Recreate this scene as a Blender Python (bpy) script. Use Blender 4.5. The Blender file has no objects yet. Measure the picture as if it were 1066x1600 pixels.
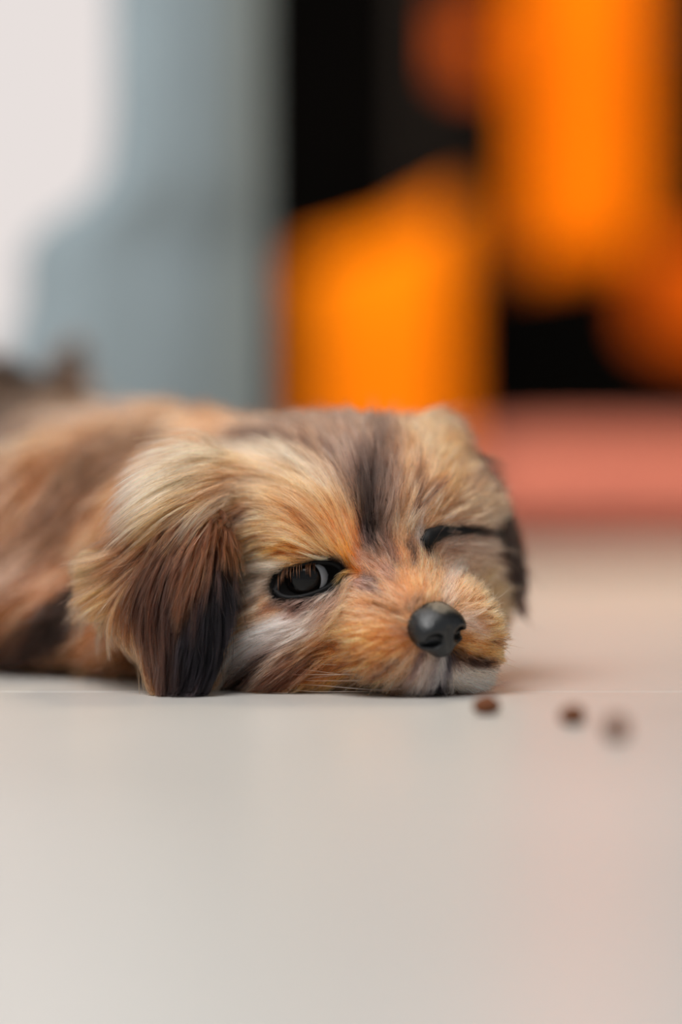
import bpy, bmesh, math, random
import numpy as np
from mathutils import Vector, Matrix, kdtree

rng = np.random.default_rng(7)
random.seed(7)
scene = bpy.context.scene
COL = scene.collection

# ------------------------------------------------------------------ camera
FPX = 85.0 / 36.0 * 1600.0          # focal length in pixels of the 1066x1600 frame
CX, HY, CAMH = 533.0, 725.0, 0.080  # principal column, horizon row, lens height (m)
cam_d = bpy.data.cameras.new('camera')
cam_d.lens = 85.0
cam_d.sensor_width = 36.0
cam_d.sensor_fit = 'AUTO'
cam_d.shift_y = -(800.0 - HY) / 1600.0
cam_d.clip_start = 0.01
cam_d.dof.use_dof = True
cam_d.dof.focus_distance = 0.836
cam_d.dof.aperture_fstop = 1.5
cam = bpy.data.objects.new('camera', cam_d)
cam.location = (0, 0, CAMH)
cam.rotation_euler = (math.pi / 2, 0, 0)
COL.objects.link(cam)
scene.camera = cam

# ------------------------------------------------------------------ world, lights, exposure
world = bpy.data.worlds.new('overcast_daylight')
scene.world = world
world.use_nodes = True
world.node_tree.nodes['Background'].inputs[0].default_value = (0.95, 0.97, 1.0, 1)
world.node_tree.nodes['Background'].inputs[1].default_value = 0.50


def area_light(name, loc, target, size, power, color, spread=180):
    d = bpy.data.lights.new(name, 'AREA')
    d.shape = 'RECTANGLE'
    d.size, d.size_y = size
    d.energy = power
    d.color = color
    d.spread = math.radians(spread)
    o = bpy.data.objects.new(name, d)
    o.location = loc
    o.rotation_euler = (Vector(target) - Vector(loc)).to_track_quat('-Z', 'Y').to_euler()
    COL.objects.link(o)
    return o


area_light('window_daylight', (-0.40, 0.22, 1.25), (0.0, 0.86, 0.04), (0.9, 0.9), 25.0, (1.0, 0.985, 0.97))
area_light('added_back_light', (0.45, 1.75, 1.55), (0.3, 2.2, 0.0), (0.4, 0.4), 18.0, (1.0, 0.82, 0.60), 118)  # added warm light, brightens the orange cloths and the floor behind

vs = scene.view_settings
vs.view_transform = 'Standard'
vs.look = 'None'
vs.gamma = 1.0
vs.use_curve_mapping = False
vs.exposure = 0.0


# ------------------------------------------------------------------ helpers
def P(px, py, Y):
    """point at depth Y seen at photo pixel (px, py)"""
    return np.array([(px - CX) / FPX * Y, Y, CAMH + (HY - py) / FPX * Y])


def lin(c):
    c = np.asarray(c, float) / 255.0
    return np.where(c <= 0.04045, c / 12.92, ((c + 0.055) / 1.055) ** 2.4)


def nrm(v):
    v = np.asarray(v, float)
    return v / (np.linalg.norm(v, axis=-1, keepdims=True) + 1e-12)


def material(name, color, rough=0.6, spec=0.5, **kw):
    m = bpy.data.materials.new(name)
    m.use_nodes = True
    b = m.node_tree.nodes['Principled BSDF']
    b.inputs['Base Color'].default_value = (*[float(x) for x in lin(color)], 1)
    b.inputs['Roughness'].default_value = rough
    b.inputs['Specular IOR Level'].default_value = spec
    for k, v in kw.items():
        b.inputs[k].default_value = v
    return m


def noise_material(name, c1, c2, scale, rough=0.6, spec=0.5, bump=0.0, bump_scale=None, detail=4.0, stretch=None):
    m = material(name, c1, rough, spec)
    nt = m.node_tree
    b = nt.nodes['Principled BSDF']
    tc = nt.nodes.new('ShaderNodeTexCoord')
    n = nt.nodes.new('ShaderNodeTexNoise')
    n.inputs['Scale'].default_value = scale
    n.inputs['Detail'].default_value = detail
    src = tc.outputs['Object']
    if stretch:
        mp = nt.nodes.new('ShaderNodeMapping')
        mp.inputs['Scale'].default_value = stretch
        nt.links.new(src, mp.inputs['Vector'])
        src = mp.outputs['Vector']
    nt.links.new(src, n.inputs['Vector'])
    r = nt.nodes.new('ShaderNodeValToRGB')
    r.color_ramp.elements[0].position = 0.32
    r.color_ramp.elements[1].position = 0.68
    r.color_ramp.elements[0].color = (*[float(x) for x in lin(c1)], 1)
    r.color_ramp.elements[1].color = (*[float(x) for x in lin(c2)], 1)
    nt.links.new(n.outputs['Fac'], r.inputs['Fac'])
    nt.links.new(r.outputs['Color'], b.inputs['Base Color'])
    if bump:
        n2 = nt.nodes.new('ShaderNodeTexNoise')
        n2.inputs['Scale'].default_value = bump_scale or scale * 6
        n2.inputs['Detail'].default_value = 3
        nt.links.new(src, n2.inputs['Vector'])
        bp = nt.nodes.new('ShaderNodeBump')
        bp.inputs['Strength'].default_value = bump
        bp.inputs['Distance'].default_value = 0.002
        nt.links.new(n2.outputs['Fac'], bp.inputs['Height'])
        nt.links.new(bp.outputs['Normal'], b.inputs['Normal'])
    return m


def link(name, data, parent=None, mat=None, smooth=True):
    o = bpy.data.objects.new(name, data)
    COL.objects.link(o)
    if parent is not None:
        o.parent = parent
    if mat is not None and data is not None:
        data.materials.append(mat)
    if smooth and data is not None and hasattr(data, 'polygons') and len(data.polygons):
        data.polygons.foreach_set('use_smooth', [True] * len(data.polygons))
    return o


def tag(o, label=None, cat=None, group=None, kind=None):
    if label: o['label'] = label
    if cat: o['category'] = cat
    if group: o['group'] = group
    if kind: o['kind'] = kind
    return o


def mesh_of(name, verts, faces):
    me = bpy.data.meshes.new(name)
    me.from_pydata([tuple(map(float, v)) for v in verts], [], [tuple(map(int, f)) for f in faces])
    me.update()
    return me


def box_mesh(name, lo, hi, bevel=0.0, seg=2):
    bm = bmesh.new()
    bmesh.ops.create_cube(bm, size=1.0)
    lo, hi = Vector(lo), Vector(hi)
    for v in bm.verts:
        v.co = Vector([(lo[i] + hi[i]) / 2 + v.co[i] * (hi[i] - lo[i]) for i in range(3)])
    if bevel:
        bmesh.ops.bevel(bm, geom=bm.edges[:], offset=bevel, segments=seg, affect='EDGES', profile=0.5)
    me = bpy.data.meshes.new(name)
    bm.to_mesh(me)
    bm.free()
    return me


def tube_mesh(name, pts, radii, sides=10):
    pts = np.asarray(pts, float)
    n = len(pts)
    radii = np.broadcast_to(np.asarray(radii, float), (n,))
    tang = nrm(np.gradient(pts, axis=0))
    ref = np.array([0.13, 0.21, 0.97])
    verts, faces = [], []
    for i in range(n):
        a = nrm(np.cross(tang[i], ref)); b = np.cross(tang[i], a)
        for k in range(sides):
            t = 2 * math.pi * k / sides
            verts.append(pts[i] + radii[i] * (a * math.cos(t) + b * math.sin(t)))
    for i in range(n - 1):
        for k in range(sides):
            k2 = (k + 1) % sides
            faces.append((i * sides + k, i * sides + k2, (i + 1) * sides + k2, (i + 1) * sides + k))
    faces.append(tuple(range(sides))[::-1])
    faces.append(tuple((n - 1) * sides + k for k in range(sides)))
    return mesh_of(name, verts, faces)


# ------------------------------------------------------------------ the room: floor of tiles, wall, window
tile_mat = noise_material('pale_stone_tile', (178, 175, 170), (190, 187, 182), 5.0, 0.31, 0.5, 0.10, 260.0)
grout_mat = noise_material('grey_grout', (150, 142, 134), (128, 120, 112), 60.0, 0.9, 0.2)

floor = link('floor', box_mesh('floor', (-1.9, -1.0, -0.06), (2.4, 3.35, -0.0008)), None, grout_mat, False)
tag(floor, kind='structure')
G = 0.0006
XJ = [-1.9, -1.42, -0.82, -0.22, 0.38, 0.98, 1.58, 2.4]
YJ = [-1.0, -0.352, 0.248, 0.849, 1.449, 2.049, 2.649, 3.35]


def tile(name, x0, x1, y0, y1, mat):
    o = link(name, box_mesh(name, (x0 + G, y0 + G, -0.012), (x1 - G, y1 - G, 0.0), 0.0002, 1), floor, mat, False)
    return o


for ys in (YJ,):
    for y0, y1 in zip(ys[:-1], ys[1:]):
        for x0, x1 in zip(XJ[:-1], XJ[1:]):
            tile('tile', x0, x1, y0, y1, tile_mat)
wall_mat = noise_material('dark_wall', (5, 5, 5), (7, 6, 6), 3.0, 0.95, 0.05)
wall_back = link('wall_back', box_mesh('wall_back', (-0.40, 3.20, 0.0), (2.4, 3.30, 2.4)), None, wall_mat, False)
tag(wall_back, kind='structure')

added_wall_right = link('added_wall_right', box_mesh('added_wall_right', (1.6, 1.1, 0.0), (1.7, 3.20, 2.4)), None, wall_mat, False)  # unseen wall, added to keep sky light off the right side
tag(added_wall_right, kind='structure')
added_ceiling = link('added_ceiling', box_mesh('added_ceiling', (-1.9, -0.4, 2.4), (2.4, 3.35, 2.5)), None, material('pale_ceiling', (200, 196, 190), 0.9), False)  # unseen, added to cut the sky light from above
tag(added_ceiling, kind='structure')

# floor-length window at the left, behind the curtain
frame_mat = material('white_window_frame', (225, 222, 220), 0.45)
glow = bpy.data.materials.new('bright_daylight_pane')
glow.use_nodes = True
nt = glow.node_tree
nt.nodes.remove(nt.nodes['Principled BSDF'])
em = nt.nodes.new('ShaderNodeEmission')
em.inputs[0].default_value = (*[float(x) for x in lin((232, 224, 221))], 1)
em.inputs[1].default_value = 1.0
nt.links.new(em.outputs[0], nt.nodes['Material Output'].inputs[0])
WY = 1.62
win = link('window_1', box_mesh('window_1', (-1.2, WY + 0.03, 0.0), (-0.088, WY + 0.06, 2.3)), None, glow, False)
tag(win, kind='structure')
for nm, lo, hi in (('window_frame', (-0.088, WY, 0.0), (-0.060, WY + 0.07, 2.34)),
                   ('window_frame', (-1.24, WY, 0.0), (-1.2, WY + 0.07, 2.34)),
                   ('window_frame', (-1.2, WY, 2.3), (-0.088, WY + 0.07, 2.34))):
    link(nm, box_mesh(nm, lo, hi, 0.004), win, frame_mat, False)


# ------------------------------------------------------------------ signed-distance modelling tools
def ell(p, c, R, r):
    q = (p - np.asarray(c, p.dtype)) @ np.asarray(R, p.dtype).T
    r = np.asarray(r, p.dtype)
    k0 = np.sqrt(((q / r) ** 2).sum(-1))
    k1 = np.sqrt(((q / (r * r)) ** 2).sum(-1)) + 1e-9
    return k0 * (k0 - 1.0) / k1


def cone(p, a, b, ra, rb):
    a = np.asarray(a, p.dtype); b = np.asarray(b, p.dtype)
    ab = b - a
    t = np.clip(((p - a) @ ab) / (ab @ ab), 0, 1)
    d = np.sqrt((((p - a) - t[..., None] * ab) ** 2).sum(-1))
    return d - (ra + (rb - ra) * t)


def smin(a, b, k):
    h = np.maximum(k - np.abs(a - b), 0) / k
    return np.minimum(a, b) - h * h * k * 0.25


def smax(a, b, k):
    return -smin(-a, -b, k)


I3 = np.eye(3)


def surface_nets(f, lo, hi, h, iters=2):
    lo = np.asarray(lo, float); hi = np.asarray(hi, float)
    n = np.ceil((hi - lo) / h).astype(int) + 1
    ax = [lo[i] + h * np.arange(n[i]) for i in range(3)]
    v = np.empty(n, np.float32)
    Yg, Zg = np.meshgrid(ax[1], ax[2], indexing='ij')
    for i in range(n[0]):
        pts = np.stack([np.full(Yg.shape, ax[0][i]), Yg, Zg], -1).reshape(-1, 3)
        v[i] = f(pts).reshape(Yg.shape)
    ins = v < 0
    m = n - 1
    cnt = np.zeros(m, np.int32)
    acc = np.zeros((*m, 3), np.float32)
    corner = [(i, j, k) for i in (0, 1) for j in (0, 1) for k in (0, 1)]

    def sl(c): return tuple(slice(c[a], c[a] + m[a]) for a in range(3))
    for c in corner:
        for a in range(3):
            if c[a] == 0:
                d = list(c); d[a] = 1
                va, vb = v[sl(c)], v[sl(d)]
                cr = (va < 0) != (vb < 0)
                t = np.where(cr, va / np.where(cr, va - vb, 1), 0)
                cnt += cr
                for q in range(3):
                    acc[..., q] += np.where(cr, c[q] + (t if q == a else 0), 0)
    act = cnt > 0
    idx = -np.ones(m, np.int64)
    cells = np.argwhere(act)
    idx[act] = np.arange(len(cells))
    verts = lo + h * (cells + acc[act] / cnt[act][:, None])
    faces = []
    for a in range(3):
        b, c = (a + 1) % 3, (a + 2) % 3
        s0 = [slice(None)] * 3; s1 = [slice(None)] * 3
        s0[a] = slice(0, n[a] - 1); s1[a] = slice(1, n[a])
        ch = ins[tuple(s0)] != ins[tuple(s1)]
        e = np.argwhere(ch)
        ok = (e[:, b] > 0) & (e[:, c] > 0) & (e[:, b] < m[b]) & (e[:, c] < m[c])
        e = e[ok]
        flip = ins[tuple(s0)][tuple(e.T)]
        def at(db, dc):
            g = e.copy(); g[:, b] += db; g[:, c] += dc
            return idx[tuple(g.T)]
        q = np.stack([at(-1, -1), at(0, -1), at(0, 0), at(-1, 0)], 1)
        q[~flip] = q[~flip][:, ::-1]
        faces.append(q)
    faces = np.concatenate(faces)
    for _ in range(iters):
        d = f(verts)
        verts = verts - np.clip(d, -h, h)[:, None] * grad(f, verts)
    return verts, faces


def grad(f, p, e=0.0004):
    g = np.empty_like(p)
    for a in range(3):
        o = np.zeros(3); o[a] = e
        g[:, a] = f(p + o) - f(p - o)
    return nrm(g)


def np_mesh(name, verts, faces):
    me = bpy.data.meshes.new(name)
    me.vertices.add(len(verts))
    me.vertices.foreach_set('co', verts.astype(np.float32).ravel())
    me.loops.add(faces.size)
    me.loops.foreach_set('vertex_index', faces.astype(np.int32).ravel())
    me.polygons.add(len(faces))
    me.polygons.foreach_set('loop_start', np.arange(0, faces.size, faces.shape[1], dtype=np.int32))
    me.update(calc_edges=True)
    me.validate()
    return me


def project(f, p, n=4):
    for _ in range(n):
        p = p - f(p)[:, None] * grad(f, p)
    return p


def unproject(f, pix, y0=0.72, y1=1.35):
    """photo pixels -> points where their rays meet the surface f (nearest point of it for a miss)"""
    pix = np.asarray(pix, float)
    d = np.stack([(pix[:, 0] - CX) / FPX, np.ones(len(pix)), (HY - pix[:, 1]) / FPX], 1)
    L = np.linalg.norm(d, axis=1)
    o = np.array([0, 0, CAMH])
    t = np.full(len(pix), y0)
    best_t, best = t.copy(), np.full(len(pix), 9.0)
    for _ in range(90):
        s = f(o + d * t[:, None])
        bt = (s < best) & (t < y1)
        best = np.where(bt, s, best); best_t = np.where(bt, t, best_t)
        t = np.minimum(t + np.clip(np.abs(s) * 0.8, 1e-5, 0.02) / L * np.sign(s + 1e-9), y1 + 0.2)
    return project(f, o + d * best_t[:, None])


# ------------------------------------------------------------------ the puppy: anchors
EN = P(480, 903, 0.840)            # near eye
EF = P(703, 842, 0.874)            # far (closed) eye
S = nrm(EF - EN)                   # towards the puppy's left
F0 = nrm(np.array([S[1], -S[0], 0]))
F0 = nrm(F0 - S * (F0 @ S))
U0 = nrm(np.cross(S, F0)); U0 = U0 if U0[2] > 0 else -U0
pit = math.radians(8)
F = nrm(F0 * math.cos(pit) - U0 * math.sin(pit))
U = nrm(U0 * math.cos(pit) + F0 * math.sin(pit))
HR = np.stack([S, F, U])           # rows: side, forward, up
N = P(684, 982, 0.823)             # nose
CR = np.array([0.0085, 0.884, 0.054])
EA = nrm(P(545, 890, 0.842) - P(420, 925, 0.840))   # long axis of the near eye opening
EU = nrm(np.cross(EA, np.cross([0, 0, 1.0], EA)))
EFW = np.cross(EA, EU)
if EFW[1] > 0: EFW = -EFW
ER = np.stack([EA, EFW, EU])
EC = P(481, 905, 0.8405)


def body_sdf(p):
    p = np.asarray(p, np.float64)
    d = ell(p, CR, HR, (0.0475, 0.046, 0.0405))
    d = smin(d, ell(p, P(575, 905, 0.872), HR, (0.040, 0.030, 0.032)), 0.015)
    d = smin(d, ell(p, N - F * 0.021 - U * 0.005 + S * 0.000, HR, (0.0245, 0.0190, 0.0185)), 0.013)
    d = smin(d, cone(p, P(590, 858, 0.866), N - F * 0.0135 + U * 0.004, 0.017, 0.0100), 0.010)
    d = smin(d, ell(p, P(465, 1000, 0.872), HR, (0.033, 0.032, 0.028)), 0.014)
    d = smin(d, ell(p, P(705, 930, 0.893), HR, (0.022, 0.020, 0.024)), 0.014)
    d = smin(d, ell(p, P(722, 985, 0.846), HR, (0.0125, 0.015, 0.0185)), 0.009)
    d = smin(d, ell(p, P(722, 1062, 0.846), HR, (0.0085, 0.0085, 0.0070)), 0.006)
    d = smin(d, ell(p, P(322, 806, 0.866), HR, (0.026, 0.020, 0.0205)), 0.016)
    d = smin(d, ell(p, P(672, 708, 0.903), HR, (0.012, 0.012, 0.011)), 0.014)
    d = smin(d, ell(p, P(735, 798, 0.893), HR, (0.014, 0.010, 0.0085)), 0.006)
    d = smin(d, ell(p, P(488, 832, 0.857), HR, (0.018, 0.013, 0.013)), 0.010)
    d = smin(d, ell(p, P(690, 785, 0.883), HR, (0.017, 0.012, 0.012)), 0.010)
    d = smin(d, ell(p, N - F * 0.012 - U * 0.016 + S * 0.004, HR, (0.015, 0.012, 0.010)), 0.008)
    # neck and trunk
    d = smin(d, cone(p, (-0.010, 0.912, 0.053), (-0.075, 0.975, 0.052), 0.040, 0.042), 0.02)
    d = smin(d, cone(p, (-0.070, 0.975, 0.048), (-0.185, 1.110, 0.060), 0.045, 0.060), 0.03)
    d = smin(d, ell(p, (-0.110, 0.955, 0.043), I3, (0.052, 0.047, 0.046)), 0.02)
    d = smin(d, ell(p, (-0.185, 1.120, 0.064), I3, (0.066, 0.063, 0.064)), 0.03)
    # legs
    d = smin(d, cone(p, (-0.140, 0.930, 0.024), (-0.082, 0.902, 0.016), 0.020, 0.0145), 0.012)
    d = smin(d, cone(p, (-0.082, 0.902, 0.016), (-0.052, 0.890, 0.013), 0.0145, 0.0150), 0.010)
    d = smin(d, cone(p, (-0.010, 0.990, 0.022), (0.035, 0.965, 0.014), 0.019, 0.0135), 0.012)
    d = smin(d, cone(p, (-0.230, 1.060, 0.034), (-0.185, 1.010, 0.016), 0.034, 0.0150), 0.012)
    d = smin(d, cone(p, (-0.185, 1.010, 0.015), (-0.155, 0.965, 0.012), 0.0150, 0.0125), 0.010)
    # tail
    d = smin(d, cone(p, (-0.170, 1.165, 0.085), (-0.133, 1.165, 0.112), 0.013, 0.010), 0.012)
    d = smin(d, cone(p, (-0.133, 1.165, 0.112), (-0.130, 1.165, 0.132), 0.010, 0.005), 0.008)
    # the eye opening
    d = smax(d, -ell(p, EC + EFW * 0.0025, ER, (0.0130, 0.0075, 0.0056)), 0.0035)
    d = smax(d, 0.0006 - p[:, 2], 0.003)
    return d


def frame(a, n):
    a = nrm(a); n = nrm(n - a * (np.asarray(n) @ a))
    return np.stack([np.cross(a, n), n, a])


ERN = P(325, 775, 0.850); ETN = P(287, 1065, 0.836)
RN = frame(ETN - ERN, np.array([-0.32, -0.93, 0.12]))


def ear_near_sdf(p):
    p = np.asarray(p, np.float64)
    d = ell(p, P(270, 895, 0.8490), RN, (0.0175, 0.0060, 0.0230))
    d = smin(d, ell(p, P(287, 988, 0.8395), RN, (0.0130, 0.0052, 0.0235)), 0.012)
    d = smin(d, ell(p, P(200, 908, 0.8510), RN, (0.012, 0.0045, 0.013)), 0.012)
    d = smax(d, 0.0006 - p[:, 2], 0.003)
    return d


RF = frame(P(795, 920, 0.892) - P(745, 700, 0.910), np.array([0.93, -0.28, 0.2]))


def ear_far_sdf(p):
    p = np.asarray(p, np.float64)
    d = ell(p, P(762, 802, 0.906), RF, (0.018, 0.0045, 0.022))
    d = smin(d, ell(p, P(780, 868, 0.898), RF, (0.010, 0.0040, 0.014)), 0.010)
    return d


puppy = link('puppy', None)
tag(puppy, 'fluffy tan and black puppy lying with its chin on the floor, one eye shut', 'puppy')


# ------------------------------------------------------------------ the coat: colour and lie of the hair, stroke by stroke
# each stroke runs from root to tip in photo pixels: points, sRGB colour, reach in pixels, hair length in mm
HEAD = [
    ([(578, 852), (571, 812), (567, 772), (570, 742)], (6, 6, 8), 14, 16),
    ([(572, 742), (558, 702), (540, 662)], (104, 88, 78), 20, 12),
    ([(594, 828), (600, 785), (600, 740), (592, 690), (586, 648)], (84, 72, 64), 18, 12),
    ([(604, 840), (614, 790), (618, 745), (615, 700), (608, 650)], (120, 98, 82), 14, 11),
    ([(622, 840), (636, 790), (640, 740), (640, 690), (632, 648)], (196, 148, 110), 14, 11),
    ([(640, 838), (650, 800), (664, 745), (668, 700), (672, 660)], (206, 160, 122), 15, 11),
    ([(651, 778), (655, 750), (654, 732)], (84, 68, 56), 5, 9),
    ([(640, 814), (660, 790), (684, 763)], (40, 35, 34), 5, 9),
    ([(668, 805), (690, 770), (704, 735), (712, 700)], (206, 146, 100), 15, 10),
    ([(690, 812), (722, 790), (752, 770)], (192, 146, 112), 18, 9),
    ([(700, 740), (728, 725), (752, 722)], (196, 156, 122), 14, 10),
    ([(728, 765), (750, 745), (768, 735)], (140, 112, 92), 9, 9),
    ([(650, 660), (690, 655), (722, 640)], (226, 184, 146), 13, 14),
    ([(715, 690), (745, 690), (765, 705)], (176, 130, 96), 12, 12),
    ([(705, 822), (745, 812), (782, 806)], (200, 154, 122), 9, 8),
    ([(672, 838), (725, 827), (790, 836)], (22, 20, 20), 5, 6),
    ([(678, 872), (668, 855), (670, 840)], (24, 22, 22), 6, 5),
    ([(662, 852), (655, 838), (655, 828)], (196, 176, 160), 5, 5),
    ([(692, 852), (730, 852), (770, 856)], (184, 146, 124), 12, 7),
    ([(700, 875), (740, 880), (778, 890)], (196, 152, 122), 12, 7),
    ([(775, 870), (790, 895), (796, 915)], (60, 46, 38), 9, 9),
    # fan from the furrow over the near side of the skull
    ([(558, 775), (542, 728), (518, 690), (492, 658)], (122, 102, 88), 13, 13),
    ([(552, 705), (530, 668), (512, 645)], (142, 116, 98), 12, 13),
    ([(575, 690), (562, 660), (555, 640)], (176, 148, 126), 11, 12),
    ([(530, 690), (490, 660), (450, 648), (415, 650)], (156, 124, 100), 13, 15),
    ([(550, 790), (528, 752), (500, 722), (465, 700), (430, 690), (385, 688)], (100, 80, 66), 11, 15),
    ([(500, 700), (460, 678), (420, 668), (390, 670)], (138, 110, 90), 11, 15),
    ([(552, 815), (535, 780), (512, 748), (475, 724), (425, 710), (372, 705), (330, 715)], (224, 182, 146), 10, 16),
    ([(548, 850), (530, 805), (500, 775), (462, 752), (412, 738), (360, 738), (312, 760)], (208, 154, 112), 11, 16),
    ([(410, 742), (370, 750), (330, 772)], (150, 112, 84), 6, 16),
    ([(540, 862), (515, 825), (485, 800), (440, 782), (400, 780), (365, 795), (345, 830)], (204, 146, 102), 11, 15),
    ([(400, 792), (372, 800), (350, 825)], (84, 66, 54), 9, 14),
    ([(420, 762), (385, 765), (350, 785)], (214, 170, 138), 8, 15),
    ([(550, 880), (540, 845), (524, 815)], (206, 112, 42), 13, 10),
    ([(553, 860), (548, 820), (540, 795)], (216, 142, 88), 7, 10),
    ([(528, 872), (500, 848), (460, 832), (420, 832), (385, 848), (360, 880)], (214, 154, 104), 12, 13),
    ([(508, 852), (490, 830), (478, 815)], (128, 78, 42), 6, 11),
    ([(480, 868), (455, 860), (430, 862)], (190, 118, 62), 6, 9),
    ([(445, 882), (410, 882), (380, 900), (358, 930)], (230, 194, 160), 12, 12),
    ([(428, 905), (395, 922), (370, 950), (352, 985)], (232, 200, 172), 12, 12),
    ([(400, 850), (375, 870), (356, 905)], (196, 146, 110), 8, 13),
    ([(425, 938), (395, 958), (365, 990)], (220, 166, 126), 10, 11),
    ([(398, 945), (380, 955), (366, 968)], (140, 100, 72), 5, 10),
    ([(445, 932), (432, 938), (420, 946)], (70, 50, 40), 5, 5),
    ([(500, 925), (482, 940), (466, 952)], (96, 72, 62), 6, 6),
    ([(536, 905), (528, 935), (510, 960)], (140, 104, 84), 7, 7),
    ([(530, 925), (508, 955), (482, 985), (450, 1002)], (206, 168, 144), 12, 10),
    ([(546, 905), (535, 945), (512, 985), (490, 1005)], (212, 150, 108), 7, 9),
    ([(490, 970), (440, 982), (400, 1000), (370, 1030)], (228, 206, 190), 10, 12),
    ([(445, 985), (412, 995), (380, 1020)], (232, 218, 206), 8, 12),
    ([(462, 1004), (425, 1018), (392, 1048), (375, 1072)], (58, 44, 38), 8, 13),
    ([(485, 1012), (450, 1035), (420, 1064)], (92, 60, 44), 9, 13),
    ([(478, 998), (442, 1022), (412, 1048)], (206, 160, 128), 4, 13),
    ([(500, 1018), (480, 1040), (455, 1062)], (84, 56, 44), 8, 10),
    ([(440, 1052), (400, 1076)], (112, 70, 44), 9, 11),
    ([(362, 985), (356, 1025), (340, 1062), (325, 1082)], (208, 130, 76), 5, 15),
    # ear base, sweeping back over the ear
    ([(360, 715), (310, 725), (262, 755), (225, 795)], (224, 180, 142), 13, 24),
    ([(350, 745), (300, 755), (255, 785), (215, 825)], (214, 164, 122), 10, 26),
    ([(345, 775), (300, 785), (262, 815), (230, 850)], (190, 134, 88), 9, 26),
    ([(350, 800), (310, 815), (280, 850)], (150, 100, 64), 9, 24),
    ([(345, 770), (318, 800), (300, 850)], (214, 172, 134), 5, 24),
    ([(355, 830), (335, 850), (320, 890)], (96, 66, 48), 9, 20),
    # muzzle, all away from the nose
    ([(632, 968), (590, 960), (550, 956), (512, 970)], (214, 150, 104), 13, 8),
    ([(632, 985), (580, 985), (530, 995), (488, 1015)], (216, 140, 82), 13, 8),
    ([(636, 1000), (590, 1015), (540, 1035), (490, 1060), (456, 1078)], (206, 130, 74), 13, 9),
    ([(650, 1010), (620, 1038), (580, 1058), (540, 1074)], (196, 138, 96), 12, 9),
    ([(658, 1020), (638, 1052), (604, 1080)], (196, 152, 118), 11, 9),
    ([(542, 1003), (515, 1007), (492, 1014)], (96, 54, 26), 4, 8),
    ([(565, 1030), (520, 1042), (485, 1056)], (108, 62, 32), 4, 8),
    ([(622, 1030), (605, 1042), (588, 1056)], (86, 58, 44), 4, 8),
    ([(640, 1060), (625, 1072), (612, 1082)], (86, 62, 50), 5, 8),
    ([(624, 958), (600, 948), (580, 943)], (120, 76, 42), 5, 7),
    ([(560, 1070), (520, 1078), (480, 1084)], (70, 50, 44), 7, 8),
    ([(640, 990), (630, 985), (622, 982)], (150, 120, 104), 7, 5),
    ([(676, 1022), (668, 1048), (654, 1076)], (206, 184, 168), 7, 9),
    ([(662, 1016), (654, 1034), (644, 1052)], (120, 104, 104), 4, 9),
    ([(686, 1026), (682, 1052), (672, 1080)], (130, 116, 112), 5, 9),
    ([(702, 1028), (698, 1050), (690, 1076)], (48, 46, 54), 5, 9),
    ([(694, 1026), (688, 1046), (680, 1064)], (222, 214, 206), 4, 9),
    ([(704, 1052), (728, 1056), (762, 1066)], (230, 214, 196), 10, 9),
    ([(714, 1016), (735, 1032), (760, 1034)], (52, 36, 28), 5, 8),
    ([(722, 1005), (752, 1008), (786, 1014)], (200, 134, 78), 11, 8),
    ([(730, 985), (760, 982), (795, 974)], (216, 152, 100), 12, 8),
    ([(730, 962), (760, 946), (792, 930)], (216, 160, 114), 13, 8),
    ([(728, 968), (738, 974), (746, 984)], (236, 212, 194), 9, 6),
    ([(770, 1005), (785, 1004), (798, 1000)], (96, 68, 48), 4, 9),
    ([(712, 936), (735, 910), (765, 894)], (216, 162, 118), 12, 7),
    ([(680, 936), (680, 905), (678, 872)], (220, 160, 114), 11, 7),
    ([(698, 934), (704, 905), (714, 880)], (230, 194, 168), 8, 7),
    ([(662, 944), (646, 915), (636, 885), (632, 862)], (214, 148, 100), 12, 7),
    ([(645, 955), (612, 930), (590, 900), (580, 872)], (206, 148, 108), 11, 7),
    ([(620, 958), (585, 935), (555, 915)], (212, 154, 114), 10, 7),
    ([(594, 926), (578, 920), (562, 918)], (112, 94, 90), 4, 6),
    ([(592, 908), (578, 905), (566, 906)], (116, 98, 94), 4, 6),
    ([(612, 902), (590, 884), (565, 872)], (160, 122, 104), 7, 7),
    ([(644, 884), (646, 866), (640, 848)], (70, 58, 50), 4, 6),
    ([(622, 882), (612, 858), (604, 842)], (118, 90, 76), 5, 7),
    ([(588, 870), (580, 860), (574, 848)], (100, 82, 76), 7, 7),
    ([(640, 950), (652, 940), (660, 930)], (130, 100, 76), 5, 4),
]
EARN = [
    ([(345, 800), (315, 830), (292, 870)], (92, 60, 42), 13, 22),
    ([(305, 805), (278, 840), (258, 885)], (84, 55, 38), 13, 22),
    ([(265, 815), (238, 845), (212, 880)], (104, 70, 46), 12, 22),
    ([(252, 865), (228, 920), (228, 980), (246, 1045)], (54, 36, 27), 11, 20),
    ([(285, 840), (272, 890), (266, 950), (270, 1020)], (44, 31, 26), 12, 20),
    ([(345, 815), (322, 850), (300, 905)], (120, 78, 50), 13, 20),
    ([(330, 862), (312, 920), (302, 980), (292, 1045)], (24, 21, 24), 18, 20),
    ([(338, 850), (338, 950), (332, 1020), (315, 1072)], (16, 15, 19), 16, 18),
    ([(282, 850), (256, 900), (246, 960), (256, 1035)], (70, 44, 31), 18, 22),
    ([(225, 868), (185, 878), (145, 888), (105, 895)], (206, 154, 110), 11, 30),
    ([(212, 895), (178, 920), (140, 945)], (186, 132, 88), 9, 27),
    ([(215, 905), (202, 950), (216, 1000), (232, 1050)], (110, 72, 46), 10, 18),
    ([(200, 962), (208, 1010), (226, 1055)], (198, 138, 88), 6, 17),
    ([(262, 1000), (262, 1040), (262, 1078)], (44, 37, 38), 12, 12),
    ([(318, 1050), (295, 1080)], (128, 86, 66), 8, 10),
]
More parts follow.
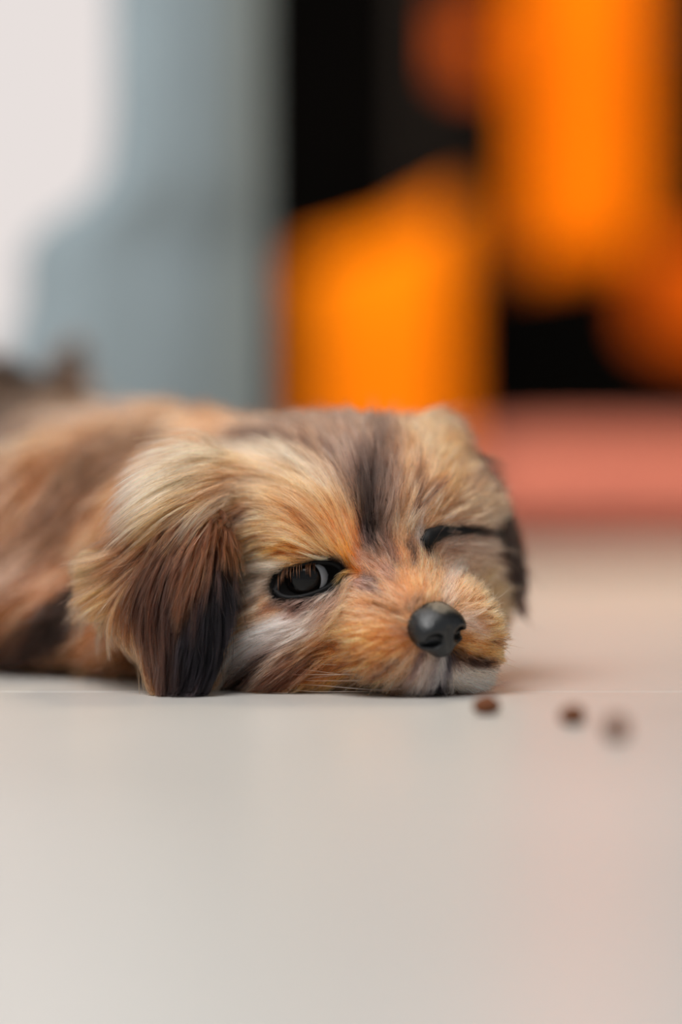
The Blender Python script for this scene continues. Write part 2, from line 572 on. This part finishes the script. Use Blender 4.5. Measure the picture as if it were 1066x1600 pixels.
EARF = [
    ([(740, 705), (770, 735), (790, 790), (798, 850), (796, 915)], (46, 36, 32), 20, 16),
    ([(770, 715), (800, 760), (815, 800)], (110, 72, 46), 10, 18),
]
BODY = [
    ([(420, 640), (360, 645), (300, 660)], (206, 152, 114), 20, 20),
    ([(330, 640), (270, 645), (210, 665)], (160, 118, 88), 18, 20),
    ([(350, 680), (290, 715), (230, 760)], (200, 148, 108), 22, 20),
    ([(240, 610), (180, 612), (120, 625)], (170, 132, 106), 14, 20),
    ([(230, 660), (170, 700), (110, 770), (70, 830)], (118, 90, 70), 22, 22),
    ([(150, 655), (90, 690), (30, 740)], (160, 116, 84), 22, 22),
    ([(60, 600), (20, 610), (-40, 640)], (52, 40, 31), 36, 22),
    ([(40, 680), (0, 700), (-40, 740)], (120, 94, 74), 20, 22),
    ([(250, 740), (190, 790), (140, 850)], (212, 156, 112), 20, 22),
    ([(130, 770), (80, 820), (40, 870)], (140, 100, 74), 20, 22),
    ([(40, 760), (10, 800), (-30, 850)], (156, 108, 76), 20, 22),
    ([(50, 850), (20, 880), (-20, 910)], (182, 146, 122), 16, 20),
    ([(100, 895), (70, 915), (40, 930)], (190, 136, 102), 12, 16),
    ([(120, 930), (90, 975), (60, 1010)], (46, 34, 28), 18, 16),  # shade between foreleg and body, put into the hair colour
    ([(40, 930), (10, 960), (-20, 990)], (140, 88, 52), 16, 18),
    ([(30, 985), (10, 1020), (-20, 1045)], (70, 48, 36), 16, 16),
    ([(200, 960), (160, 1000), (120, 1040)], (176, 116, 76), 18, 14),
    ([(220, 1020), (180, 1045), (140, 1062)], (120, 78, 48), 16, 12),
    ([(110, 1030), (70, 1050), (30, 1062)], (130, 86, 52), 16, 12),
    ([(112, 590), (110, 560), (112, 535)], (76, 60, 48), 16, 18),
]


def strokes_to_field(strokes, f, step=7.0):
    """the strokes laid on the surface f: positions, tangents, colours, reach, length"""
    pos, tan, colr, sig, ln = [], [], [], [], []
    for pts, c, s, L in strokes:
        pts = np.asarray(pts, float)
        seg = np.linalg.norm(np.diff(pts, axis=0), axis=1)
        cum = np.concatenate([[0], np.cumsum(seg)])
        k = max(3, int(cum[-1] / (step if s > 6 else 3.5)) + 1)
        tt = np.linspace(0, cum[-1], k)
        q = np.stack([np.interp(tt, cum, pts[:, i]) for i in range(2)], 1)
        w = unproject(f, q)
        dq = np.gradient(q, axis=0)
        # lie of the hair: the photo direction carried onto the surface
        t3 = np.stack([dq[:, 0], np.zeros(k), -dq[:, 1]], 1)
        n = grad(f, w)
        view = nrm(np.array([0, 0, CAMH]) - w)
        den = np.maximum((n * view).sum(1), 0.35)
        t3 = nrm(t3)
        t3 = nrm(t3 - view * ((n * t3).sum(1) / den)[:, None])
        t3 = nrm(t3 - n * (n * t3).sum(1)[:, None])
        pos.append(w); tan.append(t3)
        colr.append(np.repeat(lin(c)[None], k, 0))
        sig.append(np.full(k, s) * w[:, 1] / FPX); ln.append(np.full(k, L * 0.001))
    return [np.concatenate(a).astype(np.float32) for a in (pos, tan, colr, sig, ln)]


def sample_field(fld, p, want):
    pos, tan, colr, sig, ln = fld
    p = p.astype(np.float32)
    n = len(p)
    out = [np.empty((n, 3), np.float32) if w != 'len' else np.empty(n, np.float32) for w in want]
    for i in range(0, n, 4000):
        a = p[i:i + 4000]
        d2 = (a ** 2).sum(1)[:, None] + (pos ** 2).sum(1)[None] - 2 * a @ pos.T
        x = np.maximum(d2, 0) / (sig * sig)[None]
        w = (np.exp(-np.minimum(x, 60) * 0.9) + 1e-4 / (1 + x) ** 3) * ((0.0025 / sig) ** 2)[None]
        wf = 1.0 / (1.0 + np.maximum(d2, 0) / 0.0032 ** 2) ** 3
        for j, k in enumerate(want):
            if k == 'col': out[j][i:i + 4000] = (w @ colr) / w.sum(1)[:, None]
            elif k == 'tan': out[j][i:i + 4000] = wf @ tan
            else: out[j][i:i + 4000] = (wf @ ln) / wf.sum(1)
    return out


def fur_material():
    m = bpy.data.materials.new('puppy_hair')
    m.use_nodes = True
    nt = m.node_tree
    nt.nodes.remove(nt.nodes['Principled BSDF'])
    h = nt.nodes.new('ShaderNodeBsdfHairPrincipled')
    h.parametrization = 'COLOR'
    at = nt.nodes.new('ShaderNodeAttribute')
    at.attribute_name = 'hair_color'
    nt.links.new(at.outputs['Color'], h.inputs['Color'])
    h.inputs['Roughness'].default_value = 0.38
    h.inputs['Radial Roughness'].default_value = 0.55
    h.inputs['Coat'].default_value = 0.0
    h.inputs['IOR'].default_value = 1.24
    nt.links.new(h.outputs[0], nt.nodes['Material Output'].inputs[0])
    return m


def skin_material():
    m = material('puppy_undercoat', (120, 80, 55), 0.9, 0.1)
    at = m.node_tree.nodes.new('ShaderNodeAttribute')
    at.attribute_name = 'skin_color'
    m.node_tree.links.new(at.outputs['Color'], m.node_tree.nodes['Principled BSDF'].inputs['Base Color'])
    return m


FUR = fur_material()
SKIN = skin_material()


def skin_mesh(name, f, fld, lo, hi, h):
    v, q = surface_nets(f, lo, hi, h)
    me = np_mesh(name, v, q)
    c, = sample_field(fld, v, ['col'])
    if f is body_sdf:
        e = ((v - EC) @ ER.T) / np.array([0.0150, 0.012, 0.0075])
        dk = np.clip((1.35 - np.sqrt((e ** 2).sum(1))) / 0.35, 0, 1)[:, None]
        c = c * (1 - dk) + lin((14, 12, 12)) * dk
    a = me.attributes.new('skin_color', 'FLOAT_COLOR', 'POINT')
    a.data.foreach_set('color', np.concatenate([c * 0.7, np.ones((len(c), 1))], 1).astype(np.float32).ravel())
    return me, v, q


def grow(name, parent, f, fld, v, q, density, n_hair, n_guide, radius, lift=(0.30, 0.42), K=7, clump=(0.55, 1.0),
         jitter=0.0005, gain=1.08, keep=None, droop=0.0, lenmul=1.0):
    a, b, c, d = (v[q[:, i]] for i in range(4))
    area = 0.5 * np.linalg.norm(np.cross(c - a, d - b), axis=1)
    cen = (a + b + c + d) / 4
    w = area * density(cen)
    w = w / w.sum()
    fi = rng.choice(len(q), size=n_hair, p=w)
    s, t = rng.random((2, n_hair, 1))
    root = (a[fi] * (1 - s) + b[fi] * s) * (1 - t) + (d[fi] * (1 - s) + c[fi] * s) * t
    if keep is not None:
        root = root[keep(root)]
    root = root[root[:, 2] > 0.0012]
    n_hair = len(root)
    n_guide = min(n_guide, n_hair)
    # guides follow the lie of the coat over the surface
    g = root[:n_guide].copy()
    gn = grad(f, g)
    gt, gl = sample_field(fld, g, ['tan', 'len'])
    gl = gl * rng.uniform(0.75, 1.15, n_guide) * (lenmul(g) if callable(lenmul) else lenmul)
    al = rng.uniform(*lift, n_guide)[:, None]
    path = [g]
    step = (gl / (K - 1))[:, None]
    p = g
    dirv = nrm(nrm(gt - gn * (gn * gt).sum(1)[:, None]) * (1 - al) + gn * al)
    dirv = nrm(dirv + rng.normal(0, 0.15, dirv.shape))
    for k in range(1, K):
        p = p + dirv * step
        dist = f(p)
        low = 0.0006 * k / K
        fix = np.maximum(low - dist, 0)[:, None]
        if (fix > 0).any():
            p = p + fix * grad(f, p)
        p[:, 2] = np.maximum(p[:, 2], 0.0006)
        path.append(p)
        tk, = sample_field(fld, p, ['tan'])
        n2 = grad(f, p)
        tk = nrm(tk - n2 * (n2 * tk).sum(1)[:, None])
        dirv = nrm(dirv * 0.62 + tk * 0.36 + np.array([0, 0, -droop]) - n2 * 0.02)
    gp = np.stack(path, 1)                                 # guides, K, 3
    kd = kdtree.KDTree(n_guide)
    for i in range(n_guide):
        kd.insert(g[i], i)
    kd.balance()
    near = np.fromiter((kd.find(r)[1] for r in root), np.int64, n_hair)
    off = root - g[near]
    far = np.linalg.norm(off, axis=1)
    u = np.linspace(0, 1, K)[None, :, None]
    cl = rng.uniform(*clump, (n_hair, 1, 1))
    ls = rng.uniform(0.72, 1.12, n_hair)
    # resample each guide at the hair's own length
    x = np.clip(np.linspace(0, 1, K)[None] * ls[:, None], 0, 1) * (K - 1)
    i0 = np.minimum(x.astype(int), K - 2)
    fr = (x - i0)[..., None]
    base = gp[near]
    r_ = np.arange(n_hair)[:, None]
    P_ = base[r_, i0] * (1 - fr) + base[r_, i0 + 1] * fr
    P_ = P_ - P_[:, :1] + g[near][:, None] + off[:, None] * (1 - u ** 1.3 * cl)
    P_ = P_ + rng.normal(0, jitter, (n_hair, 1, 3)) * u ** 1.2 + rng.normal(0, jitter * 0.5, (n_hair, 1, 3)) * np.sin(u * math.pi * 1.5)
    fly = (rng.random(n_hair) < 0.05)[:, None, None] * rng.uniform(0.3, 1.0, (n_hair, 1, 1))
    P_ = P_ + fly * u ** 1.6 * (grad(f, root)[:, None] * 0.004 + rng.normal(0, 0.002, (n_hair, 1, 3)))
    P_[..., 2] = np.maximum(P_[..., 2], 0.0004)
    # colour
    colr, = sample_field(fld, root, ['col'])
    cg = rng.normal(0, 0.30, n_guide)[near] + rng.normal(0, 0.34, n_hair)
    colr = colr * np.exp(cg)[:, None]
    z = rng.random(n_hair)
    lum = colr.mean(1, keepdims=True)
    pale = (z < 0.14)[:, None]
    dark = (z > 0.93)[:, None]
    colr = np.where(pale, colr * 0.6 + 0.4 * np.minimum(lum * 1.9, 0.75), colr)
    colr = np.where(dark, colr * 0.30, colr)
    lum = (colr * [0.3, 0.6, 0.1]).sum(1, keepdims=True)
    colr = (lum + (colr - lum) * 1.04) * [1.03, 0.94, 0.97]
    tipc = np.clip(colr * gain, 0.002, 0.93)
    cd = bpy.data.hair_curves.new(name)
    cd.add_curves([K] * n_hair)
    cd.attributes['position'].data.foreach_set('vector', P_.astype(np.float32).ravel())
    at = cd.attributes.get('radius') or cd.attributes.new('radius', 'FLOAT', 'POINT')
    rr = radius * rng.uniform(0.7, 1.2, (n_hair, 1)) * (1 - 0.85 * np.linspace(0, 1, K)[None] ** 2)
    at.data.foreach_set('value', rr.astype(np.float32).ravel())
    at = cd.attributes.new('hair_color', 'FLOAT_COLOR', 'POINT')
    cc = np.repeat(tipc[:, None], K, 1)
    cc = np.concatenate([cc, np.ones((n_hair, K, 1))], 2)
    at.data.foreach_set('color', cc.astype(np.float32).ravel())
    o = link(name, cd, parent, FUR, False)
    tag(o, kind='stuff')
    return o


# ---- body
fld_body = strokes_to_field(HEAD + BODY, body_sdf)
me, v, q = skin_mesh('body', body_sdf, fld_body, (-0.285, 0.790, -0.004), (0.085, 1.205, 0.150), 0.0026)
body = link('body', me, puppy, SKIN)
HC = np.array([0.015, 0.87, 0.045])


def in_eye(p, k=1.0):
    e = ((p - EC) @ ER.T) / (np.array([0.0142, 0.016, 0.0059]) * k)
    return (e ** 2).sum(1) < 1


def in_nose(p):
    e = ((p - (N + F * 0.002)) @ HR.T) / np.array([0.0108, 0.010, 0.0092])
    return (e ** 2).sum(1) < 1


def head_density(p):
    d = np.linalg.norm(p - HC, axis=1)
    back = np.clip((p[:, 1] - 0.905) / 0.02, 0, 1)
    return np.where(d < 0.085, 1.0 - 0.75 * back, 0.0)


def trunk_density(p):
    d = np.linalg.norm(p - HC, axis=1)
    return np.clip((d - 0.058) / 0.02, 0, 1)


keep_face = lambda p: ~(in_eye(p) | in_nose(p))
grow('fur', body, body_sdf, fld_body, v, q, head_density, 140000, 11000, 0.000085, lift=(0.10, 0.48), keep=keep_face,
     lenmul=lambda p: 0.85 + 0.37 * np.clip((np.linalg.norm(p - N, axis=1) - 0.018) / 0.03, 0, 1))
grow('fur', body, body_sdf, fld_body, v, q, trunk_density, 36000, 3500, 0.00022, lift=(0.22, 0.36), jitter=0.0012)

# ---- ears
fld = strokes_to_field(EARN, ear_near_sdf)
me, ve, qe = skin_mesh('ear', ear_near_sdf, fld, P(170, 640, 0.80) * [1, 1, 0] + [-0.02, 0, -0.002],
                       P(390, 640, 0.895) * [1, 1, 0] + [0.01, 0, 0.095], 0.0012)
ear = link('ear', me, puppy, SKIN)
grow('fur', ear, ear_near_sdf, fld, ve, qe, lambda p: np.ones(len(p)), 55000, 2600, 0.000085, lift=(0.08, 0.30), K=8, lenmul=1.1)
fld = strokes_to_field(EARF, ear_far_sdf)
me, ve, qe = skin_mesh('ear', ear_far_sdf, fld, (0.03, 0.865, 0.012), (0.09, 0.94, 0.10), 0.0012)
ear = link('ear', me, puppy, SKIN)
grow('fur', ear, ear_far_sdf, fld, ve, qe, lambda p: np.ones(len(p)), 9000, 1200, 0.00014, lift=(0.14, 0.26))

# ---- nose
def nose_sdf(p):
    p = np.asarray(p, np.float64)
    q = (p - N) @ HR.T / 1.06
    d = ell(q, (0, -0.0045, 0.0010), I3, (0.0094, 0.0112, 0.0074))
    d = smin(d, ell(q, (0, 0.0005, -0.0050), I3, (0.0042, 0.0050, 0.0045)), 0.004)
    for s in (-1, 1):
        d = smin(d, ell(q, (s * 0.0052, 0.0012, -0.0008), I3, (0.0042, 0.0048, 0.0048)), 0.003)
        d = smax(d, -ell(q, (s * 0.0051, 0.0056, -0.0020), I3, (0.0030, 0.0042, 0.0024)), 0.0014)
        d = smax(d, -ell(q, (s * 0.0080, 0.0032, -0.0030), I3, (0.0028, 0.0026, 0.0009)), 0.0010)
    d = smax(d, -cone(q, (0, 0.0066, 0.001), (0, 0.0062, -0.0095), 0.0006, 0.0010), 0.0012)
    return d


nose_mat = noise_material('wet_black_nose', (7, 9, 11), (12, 15, 18), 420.0, 0.27, 0.55, 0.22, 1500.0)
vn, qn = surface_nets(nose_sdf, N - 0.014, N + 0.014, 0.0005)
nose = link('nose', np_mesh('nose', vn, qn), puppy, nose_mat)

# ---- near eye: ball, iris, pupil, lids
def sphere_cap(name, c, axis, r, ang, rings=14, segs=32):
    axis = nrm(axis)
    a = nrm(np.cross(axis, [0, 0, 1.0])); b = np.cross(axis, a)
    verts = [c + axis * r]
    faces = []
    for i in range(1, rings + 1):
        t = ang * i / rings
        for k in range(segs):
            u = 2 * math.pi * k / segs
            verts.append(c + r * (axis * math.cos(t) + math.sin(t) * (a * math.cos(u) + b * math.sin(u))))
    for k in range(segs):
        faces.append((0, 1 + k, 1 + (k + 1) % segs))
    for i in range(rings - 1):
        for k in range(segs):
            k2 = (k + 1) % segs
            faces.append((1 + i * segs + k, 1 + (i + 1) * segs + k, 1 + (i + 1) * segs + k2, 1 + i * segs + k2))
    return mesh_of(name, verts, faces)


EBALL = EC - EFW * 0.0078
GAZE = nrm(EFW - EA * 0.34 + EU * 0.05)
sclera = material('eye_white', (172, 176, 184), 0.2, 0.4)
iris_m = material('dark_brown_iris', (12, 9, 8), 0.08, 0.22)
pupil_m = material('black_pupil', (3, 3, 4), 0.06, 0.25)
lid_m = material('black_eyelid_skin', (9, 8, 9), 0.6, 0.2)
eye = link('eye', sphere_cap('eye', EBALL, GAZE, 0.0086, math.pi * 0.97, 24, 40), puppy, sclera)
link('iris', sphere_cap('iris', EBALL, GAZE, 0.00875, 0.90), eye, iris_m)
link('pupil', sphere_cap('pupil', EBALL, GAZE, 0.00882, 0.42), eye, pupil_m)
tt = np.linspace(0, 2 * math.pi, 65)[:-1]
ce, se = np.cos(tt), np.sin(tt)
rim = EC + np.outer(ce * 0.0140, EA) + np.outer(np.sign(se) * np.where(se > 0, 0.0059, 0.0055) * (1 - np.abs(ce) ** 1.7), EU)
rim = project(body_sdf, rim, 6)
rim = np.concatenate([rim, rim[:2]])
cx = np.abs((rim - EC) @ EA) / 0.0140
link('eyelid', tube_mesh('eyelid', rim - EFW * 0.0003, 0.0009 + 0.0007 * cx ** 3, 8), eye, lid_m)
lash_m = material('brown_eyelash', (96, 58, 30), 0.5)
r = random.Random(4)
for k in range(34):
    a = r.uniform(-0.95, 0.35)
    p0 = EC + EA * (0.0125 * a) + EU * (0.0052 * (1 - 0.4 * abs(a)) + r.uniform(0, 0.002))
    p0 = project(body_sdf, p0[None], 5)[0]
    L = r.uniform(0.0035, 0.0060)
    pts = [p0 + L * (t * (EFW * 0.55 - EA * 0.35) + t * t * (-EU * 0.85 + EFW * 0.1)) for t in np.linspace(0, 1, 5)]
    link('eyelash', tube_mesh('eyelash', pts, [0.00012, 0.00011, 0.0001, 0.00007, 0.00002], 4), eye, lash_m)

# ---- far eye: shut, only the dark lid line shows
lid = unproject(body_sdf, [(668, 858), (666, 848), (672, 838), (690, 831), (715, 829), (745, 831), (775, 835)])
eye2 = link('closed_eyelid', tube_mesh('closed_eyelid', lid, [0.0014, 0.0028, 0.0030, 0.0024, 0.0020, 0.0018, 0.0012], 10), puppy, lid_m)

# ------------------------------------------------------------------ kibble on the floor
kib_mat = noise_material('brown_kibble', (120, 72, 44), (84, 50, 32), 320.0, 0.8, 0.2, 0.6, 900.0)


def kibble(px, py, label, w, hgt, seed):
    Y = CAMH * FPX / (py - HY)
    c = np.array([(px - CX) / FPX * Y, Y, 0])
    bm = bmesh.new()
    bmesh.ops.create_icosphere(bm, subdivisions=3, radius=1.0)
    r = random.Random(seed)
    ph = [r.uniform(0, 6) for _ in range(6)]
    for vv in bm.verts:
        x, y, z = vv.co
        k = 1 + 0.10 * math.sin(4 * x + ph[0]) * math.cos(3.5 * y + ph[1]) + 0.06 * math.sin(8 * z + ph[2] + 5 * y)
        vv.co = Vector((x * w / 2 * k, y * w / 2 * k, max(z * hgt / 2 * k, -0.86 * hgt / 2)))
    zmin = min(vv.co.z for vv in bm.verts)
    for vv in bm.verts: vv.co.z -= zmin
    me = bpy.data.meshes.new('kibble')
    bm.to_mesh(me); bm.free()
    o = link('kibble', me, None, kib_mat)
    o.location = c
    tag(o, label, 'kibble', 'kibble pieces by the puppy')
    return o


kibble(760, 1116, 'brown kibble piece lying closest to the puppy chin', 0.0088, 0.0064, 1)
kibble(895, 1132, 'brown kibble piece between the other two pieces', 0.0080, 0.0064, 2)
kibble(963, 1156, 'dark brown kibble piece lying farthest from the puppy', 0.0070, 0.0078, 3)

# ------------------------------------------------------------------ background: curtain, orange cloths, pink cushion
def sheet(name, xs0, xs1, zs, yfun, thick, nx=60):
    """hanging cloth between edges xs0(z)..xs1(z), folded by yfun(u, z), with real thickness"""
    nz = len(zs)
    V = []
    for side in (0, 1):
        for j in range(nz):
            for i in range(nx):
                u = i / (nx - 1)
                x = xs0[j] + (xs1[j] - xs0[j]) * u
                V.append((x, yfun(u, zs[j]) + side * thick, zs[j]))
    Fc = []
    idx = lambda s, j, i: s * nz * nx + j * nx + i
    for j in range(nz - 1):
        for i in range(nx - 1):
            Fc.append((idx(0, j, i), idx(0, j, i + 1), idx(0, j + 1, i + 1), idx(0, j + 1, i)))
            Fc.append((idx(1, j, i), idx(1, j + 1, i), idx(1, j + 1, i + 1), idx(1, j, i + 1)))
    for j in range(nz - 1):
        Fc.append((idx(0, j, 0), idx(0, j + 1, 0), idx(1, j + 1, 0), idx(1, j, 0)))
        Fc.append((idx(0, j, nx - 1), idx(1, j, nx - 1), idx(1, j + 1, nx - 1), idx(0, j + 1, nx - 1)))
    for i in range(nx - 1):
        Fc.append((idx(0, 0, i), idx(1, 0, i), idx(1, 0, i + 1), idx(0, 0, i + 1)))
        Fc.append((idx(0, nz - 1, i), idx(0, nz - 1, i + 1), idx(1, nz - 1, i + 1), idx(1, nz - 1, i)))
    return mesh_of(name, V, Fc)


YC = 1.30
curtain_mat = noise_material('pale_blue_grey_cloth', (142, 155, 160), (130, 142, 147), 8.0, 0.8, 0.2, 0.15, 400.0)
zr = lambda py, Y: CAMH + (HY - py) / FPX * Y
xr = lambda px, Y: (px - CX) / FPX * Y
zs = np.concatenate([np.linspace(0.0, 0.34, 44), np.linspace(0.36, 2.2, 16)])
left_px = np.interp([HY - (z - CAMH) / YC * FPX for z in zs],
                    [-4000, 180, 270, 320, 350, 400, 470, 560, 700, 960], [165, 172, 160, 120, 60, 32, 34, 5, -60, -80])
right_px = np.full(len(zs), 408.0)
cur = link('curtain', sheet('curtain', [xr(p, YC) for p in left_px], [xr(p, YC) for p in right_px], zs,
                            lambda u, z: YC + 0.006 * math.cos(u * 9.0 + 0.6) + 0.085 * max(0, (u - 0.55) / 0.45) ** 2, 0.006), None, curtain_mat)
tag(cur, 'pale blue-grey curtain hanging to the floor in front of the bright window', 'curtain')

orange = noise_material('saturated_orange_cloth', (238, 130, 0), (230, 120, 0), 7.0, 0.9, 0.1)
orange2 = noise_material('deep_orange_cloth', (188, 82, 0), (170, 72, 0), 7.0, 0.9, 0.1)


def cushion(name, w, h, t, n=26, slump=0.0):
    V, Fc = [], []
    for side in (1, -1):
        for j in range(n + 1):
            for i in range(n + 1):
                a, b = i / n * 2 - 1, j / n * 2 - 1
                th = t / 2 * ((1 - a ** 4) * (1 - b ** 4)) ** 0.55
                pin = 1 - 0.06 * (1 - abs(a)) * abs(b) ** 3
                pin2 = 1 - 0.06 * (1 - abs(b)) * abs(a) ** 3
                V.append((a * w / 2 * pin2, side * -th - side * 0.0015, b * h / 2 * pin + slump * a * w / 2 * (b + 1) / 2))
    m = (n + 1) ** 2
    for s in range(2):
        for j in range(n):
            for i in range(n):
                k = s * m + j * (n + 1) + i
                f = (k, k + 1, k + n + 2, k + n + 1)
                Fc.append(f if s == 0 else f[::-1])
    ring = [j * (n + 1) for j in range(n + 1)] + [n * (n + 1) + i for i in range(1, n + 1)] + \
           [j * (n + 1) + n for j in range(n - 1, -1, -1)] + [i for i in range(n - 1, 0, -1)]
    for a, b in zip(ring, ring[1:] + ring[:1]):
        Fc.append((a, b, m + b, m + a))
    return mesh_of(name, V, Fc)


YO = 2.45
oc = link('cushion', cushion('cushion', 0.165, 0.320, 0.09, slump=0.42), None, orange)
oc.rotation_euler = (math.radians(-10), 0, 0)
oc.location = (xr(594, YO), YO, 0.164)
tag(oc, 'plump orange cushion standing tilted on the floor behind the puppy', 'cushion')

# dark clothes rack carrying the cloths
wood = noise_material('dark_wood', (30, 20, 15), (20, 14, 11), 12.0, 0.6, 0.3, stretch=(1, 1, 8))
YR = 2.62
rack = link('clothes_rack', None)
rack.location = (0, 0, 0)
tag(rack, 'dark wooden clothes rack standing behind the orange cushion', 'rack')
XA, XB = xr(668, YR), xr(1180, YR)
for x in (XA, XB):
    link('post', box_mesh('post', (x - 0.011, YR - 0.011, 0.0), (x + 0.011, YR + 0.011, 0.86), 0.003), rack, wood, False)
    link('foot', box_mesh('foot', (x - 0.012, YR - 0.16, 0.0), (x + 0.012, YR + 0.16, 0.02), 0.003), rack, wood, False)
RAILS = [0.84, 0.560, 0.310]
for z in RAILS:
    link('rail', tube_mesh('rail', [(XA, YR, z), ((XA + XB) / 2, YR, z), (XB, YR, z)], 0.007, 12), rack, wood)


def hung(name, px0, px1, zrail, drop, mat, label, skew=0.0, back=0.08, folds=3.0):
    """cloth folded over a rail"""
    x0, x1 = xr(px0, YR), xr(px1, YR)
    nx, prof = 40, []
    r = 0.0095
    for t in np.linspace(0, 1, 26): prof.append((-r, zrail - drop * (1 - t)))
    for t in np.linspace(0, math.pi, 10)[1:-1]: prof.append((-r * math.cos(t), zrail + r * math.sin(t)))
    for t in np.linspace(0, 1, 12): prof.append((r, zrail - back * t))
    V, Fc = [], []
    n = len(prof)
    for (py_, pz) in prof:
        for i in range(nx):
            u = i / (nx - 1)
            dz = max(0, zrail - pz)
            wav = 0.016 * min(1, dz / 0.1) * math.sin(u * folds * 2 * math.pi + 0.7)
            zz = pz + (skew * (u - 0.5) * dz / max(drop, 1e-3) if py_ < 0 else 0)
            V.append((x0 + (x1 - x0) * u * 1.0, YR + py_ + (-abs(wav) if py_ < 0 else abs(wav)), zz))
    for j in range(n - 1):
        for i in range(nx - 1):
            k = j * nx + i
            Fc.append((k, k + 1, k + nx + 1, k + nx))
    me = mesh_of(name, V, Fc)
    o = link(name, me, None, mat)
    md = o.modifiers.new('thickness', 'SOLIDIFY')
    md.thickness = 0.004
    md.offset = 0.0
    tag(o, label, 'cloth', 'orange cloths on the rack')
    return o


hung('hanging_cloth', 815, 1000, 0.84, 0.545, orange, 'long bright orange cloth hanging over the top rail of the rack', 0.02)
hung('hanging_cloth', 705, 780, 0.560, 0.065, orange2, 'short deep orange cloth over the middle rail of the rack', 0.0, 0.05, 1.0)
hung('hanging_cloth', 1000, 1160, 0.310, 0.110, orange2, 'deep orange cloth over the lowest rail of the rack', -0.03, 0.08, 2.0)

YP = 2.02
pink = noise_material('salmon_pink_cloth', (174, 106, 92), (160, 94, 84), 6.0, 0.9, 0.1)
pk = link('floor_cushion', cushion('floor_cushion', 0.34, 0.34, 0.102), None, pink)
pk.rotation_euler = (math.radians(90), 0, math.radians(12))
pk.location = (xr(960, YP + 0.15), YP + 0.17, 0.0525)
tag(pk, 'salmon pink cushion lying flat on the floor in front of the rack', 'cushion')
